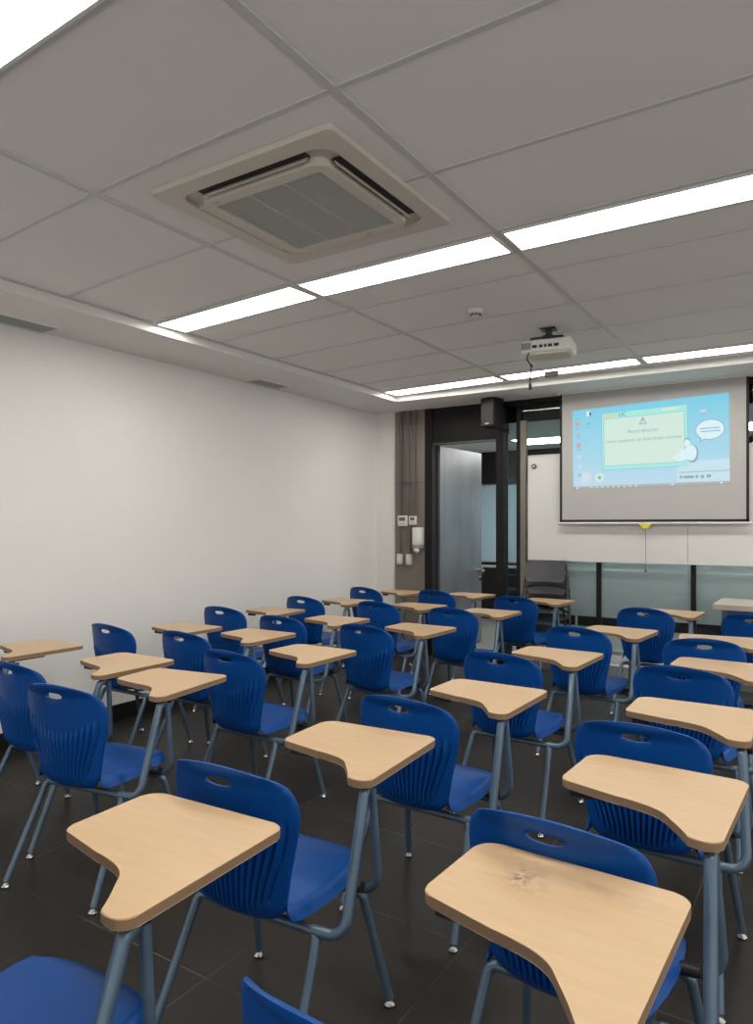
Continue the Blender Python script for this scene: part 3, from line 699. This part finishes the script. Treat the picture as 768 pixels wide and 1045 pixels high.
def make_chair():
    t = thing('tablet_arm_chair', '', 'chair', (0, 0, 0), 0, 'blue tablet-arm chairs')
    fin('backrest', back_mesh(), M['blue'], t, True, angle=75)
    fin('seat', seat_mesh(), M['blue'], t, True, angle=70)
    def glide(leg, x, y):
        bm = bmesh.new(); lathe(bm, [(.008, 0), (.0155, .002), (.0165, .008), (.012, .014), (.009, .022), (.009, .03)], (x, y, 0), 16); fin('foot_glide', bm, M['chrome'], leg, True, angle=40)
    for s_ in (-1, 1):
        lg = tubeobj('leg', [(s_ * .155, -.140, .362), (s_ * .200, -.142, .362), (s_ * .225, -.312, .024)], .0125, M['steel'], t, 14, .055); glide(lg, s_ * .2245, -.314)
        lg = tubeobj('leg', [(s_ * .150, .085, .362), (s_ * .198, .085, .362), (s_ * .240, .172, .024)], .0125, M['steel'], t, 14, .040); glide(lg, s_ * .2405, .173)
    tubeobj('rear_crossbar', [(-.157, -.140, .362), (.157, -.140, .362)], .0125, M['steel'], t, 14)
    tubeobj('front_crossbar', [(-.152, .085, .362), (.152, .085, .362)], .0125, M['steel'], t, 14)
    for s_ in (-1, 1):
        bm = bmesh.new(); box(bm, s_ * .11 - .014, s_ * .11 + .014, -.125, .12, .374, .412, 0, .003, 1); fin('seat_bracket', bm, M['steel'], t)
    # curved post rising from the rear frame to the tablet, then forward under it
    tubeobj('tablet_post', [(.185, -.142, .364), (.280, -.140, .366), (.255, .0, .678), (.25, .03, .684)], .0145, M['steel'], t, 14, {1: .085, 2: .012})
    tubeobj('tablet_brace', [(.252, .05, .680), (.276, .045, .405), (.175, .055, .380)], .0115, M['steel'], t, 12, .075)
    bm = bmesh.new(); tube(bm, [(.150, .03, .400), (.232, .03, .408)], .015, 12); fin('joint_cap', bm, M['black'], t, True, angle=40)
    bm = bmesh.new(); prism(bm, tablet_outline(), .6985, .72, .0018, 0, 1); tb = fin('tablet', bm, [M['wood'], M['edge']], t, True, angle=35)
    bm = bmesh.new(); box(bm, .225, .262, .02, .20, .688, .699, 0, .003, 1); box(bm, -.12, -.06, .182, .205, .676, .699); fin('mounting_plate', bm, M['black'], tb)
    return t
CH = [  # x, y, rotation, label
 (-3.835, 2.048, -.8, 'blue tablet-arm chair in the wall column, nearest the camera, only tablet showing'),
 (-3.696, 3.000, -.6, 'blue tablet-arm chair in the wall column, second from the camera'),
 (-3.800, 4.039, 3.2, 'blue tablet-arm chair in the wall column, third from the camera'),
 (-3.743, 4.945, -.4, 'blue tablet-arm chair in the wall column, fourth from the camera'),
 (-3.778, 5.962, -6.1, 'blue tablet-arm chair in the wall column, farthest, by the concrete pillar'),
 (-3.050, 2.021, .1, 'blue tablet-arm chair whose back is cut by the left picture edge'),
 (-3.097, 3.042, -.2, 'blue tablet-arm chair in second column from white wall, second from the camera'),
 (-3.083, 3.869, -.2, 'blue tablet-arm chair in second column from white wall, third from the camera'),
 (-3.015, 4.961, -1., 'blue tablet-arm chair in second column from white wall, fourth from the camera'),
 (-3.062, 6.059, -4.3, 'blue tablet-arm chair in second column from white wall, farthest, by the open door'),
 (-2.500, 1.863, 8.5, 'blue tablet-arm chair turned slightly to the left wall, nearest in the third column'),
 (-2.432, 2.739, -.9, 'blue tablet-arm chair in third column from the wall, second from the camera'),
 (-2.373, 3.822, -2.2, 'blue tablet-arm chair in third column from the wall, third from the camera'),
 (-2.322, 4.891, -.4, 'blue tablet-arm chair in third column from the wall, fourth from the camera'),
 (-2.236, 5.941, -3.9, 'blue tablet-arm chair in the third column, beside the stacked grey chairs'),
 (-1.294, .789, 2.5, 'blue tablet-arm chair in the bottom left corner, seat front and tablet in view'),
 (-1.307, 1.562, 3.5, 'large blue tablet-arm chair, second from the camera in the fourth column'),
 (-1.258, 2.403, -1.1, 'blue tablet-arm chair third from the camera in the fourth column'),
 (-1.301, 3.386, -2.6, 'blue tablet-arm chair in the fourth column, fourth from the camera'),
 (-1.240, 4.424, -5.1, 'blue tablet-arm chair in the fourth column, fifth from the camera'),
 (-1.117, 5.634, -2.9, 'blue tablet-arm chair farthest in the fourth column, left of the grey-beige desk'),
 (-.502, .975, -2., 'blue tablet-arm chair at the picture bottom with grey scuff marks on its tablet'),
 (-.472, 1.686, -2.2, 'blue tablet-arm chair directly behind the scuffed tablet, in the right column'),
 (-.488, 2.505, .5, 'blue tablet-arm chair in the right column, third from the camera'),
 (-.521, 3.496, -2., 'blue tablet-arm chair in the right column, fourth from the camera'),
 (-.590, 4.356, 7.9, 'blue tablet-arm chair in the right column, fifth from the camera'),
 (-.394, 5.632, -8.5, 'blue tablet-arm chair farthest in the right column, before the grey-beige desk'),
]
proto = make_chair()
for i, (x, y, a, lab) in enumerate(CH):
    if i == 0: proto.location = (x, y, 0); proto.rotation_euler = (0, 0, R(a)); proto['label'] = lab; c = proto
    else: c = dup(proto, (x, y, 0), R(a), lab)
    for ch in c.children:
        if ch.name.startswith('tablet') and 'post' not in ch.name and 'brace' not in ch.name:
            mm = M['woodscuff'] if i == 21 else M['woodmark'] if i == 22 else None
            if mm: ch.material_slots[0].link = 'OBJECT'; ch.material_slots[0].material = mm

# ------------------------------------------------------------------ corridor and the room beyond the glass
CY = 9.9
struct(boxobj('floor', XL - 1.2, XR + .2, YB + .06, CY + .2, -.08, -.002, M['corrfloor'], org=(0, 8, 0)))
struct(boxobj('ceiling', XL - 1.2, XR + .2, YB + .1, CY + .2, 2.50, 2.66, M['corrceil']))
struct(boxobj('wall_left', XL - 1.3, XL - 1.15, YB + .3, CY + .2, 0, 2.6, M['corrwall']))
struct(boxobj('wall_right', XR, XR + .15, YB + .3, CY + .2, 0, 2.6, M['corrwall']))
struct(boxobj('wall_far', XL - 1.2, XR + .2, CY, CY + .15, 0, 2.6, M['corrwall']))
bm = bmesh.new()
box(bm, XL - 1.15, XR, CY - .06, CY, 2.02, 2.5)
for x in (-5.0, -3.05, -2.1, -1.1, -.1, .9, 1.9): box(bm, x - .03, x + .03, CY - .08, CY, 0, 2.3)
box(bm, XL - 1.15, XR, CY - .05, CY, 0, .84)
struct(fin('trim_7', bm, M['blackmet']))
bm = bmesh.new(); box(bm, XL - 1.15, XR, CY - .03, CY, .85, 2.0); struct(fin('trim_8', bm, M['bluefilm']))
bm = bmesh.new(); tube(bm, [(-5.3, CY - .35, .80), (2.3, CY - .35, .80)], .022, 10)
for x in (-3.9, -2.9, -1.9, -.9, .1, 1.1, 2.1): tube(bm, [(x, CY - .35, 0), (x, CY - .35, .8)], .016, 8)
tag(fin('handrail', bm, M['alu'], None, True, angle=40), 'pale metal handrail in the corridor, seen through the open door', 'handrail')
for k, (x0, x1, y0, y1) in enumerate(((-3.45, -2.35, 8.5, 9.15), (-1.5, -.3, 8.35, 9.15), (.5, 1.7, 8.35, 9.15))):
    t = thing('corridor_light', 'bright rectangular corridor ceiling light beyond the glass, %s' % ('between door and screen', 'behind the projection screen', 'outside the picture on the right')[k], 'ceiling light', ((x0 + x1) / 2, (y0 + y1) / 2, 2.488), 0, 'corridor ceiling lights')
    hx, hy = (x1 - x0) / 2, (y1 - y0) / 2
    bm = bmesh.new(); ring(bm, [(-hx, -hy), (hx, -hy), (hx, hy), (-hx, hy)], [(-hx + .02, -hy + .02), (hx - .02, -hy + .02), (hx - .02, hy - .02), (-hx + .02, hy - .02)], -.002, .011); fin('frame', bm, M['lightframe'], t)
    bm = bmesh.new(); box(bm, -hx + .02, hx - .02, -hy + .02, hy - .02, .002, .010); fin('diffuser', bm, M['corrlight'], t)

# ------------------------------------------------------------------ world, camera, colour
w = bpy.data.worlds.new('World'); sc.world = w; w.use_nodes = True
w.node_tree.nodes['Background'].inputs[0].default_value = (1, .975, .935, 1); w.node_tree.nodes['Background'].inputs[1].default_value = .82
cam = bpy.data.cameras.new('Camera'); co = bpy.data.objects.new('Camera', cam); COL.objects.link(co)
co.location = (0, 0, 1.40); co.rotation_euler = (R(90), 0, R(32.7))
cam.sensor_fit = 'VERTICAL'; cam.sensor_height = 36; cam.sensor_width = 36; cam.lens = 36 * 720 / 1045; cam.shift_y = 13.5 / 1045; cam.clip_start = .05
sc.camera = co
sc.view_settings.view_transform = 'Standard'; sc.view_settings.look = 'None'; sc.view_settings.exposure = .35; sc.view_settings.gamma = 1; sc.view_settings.use_curve_mapping = False
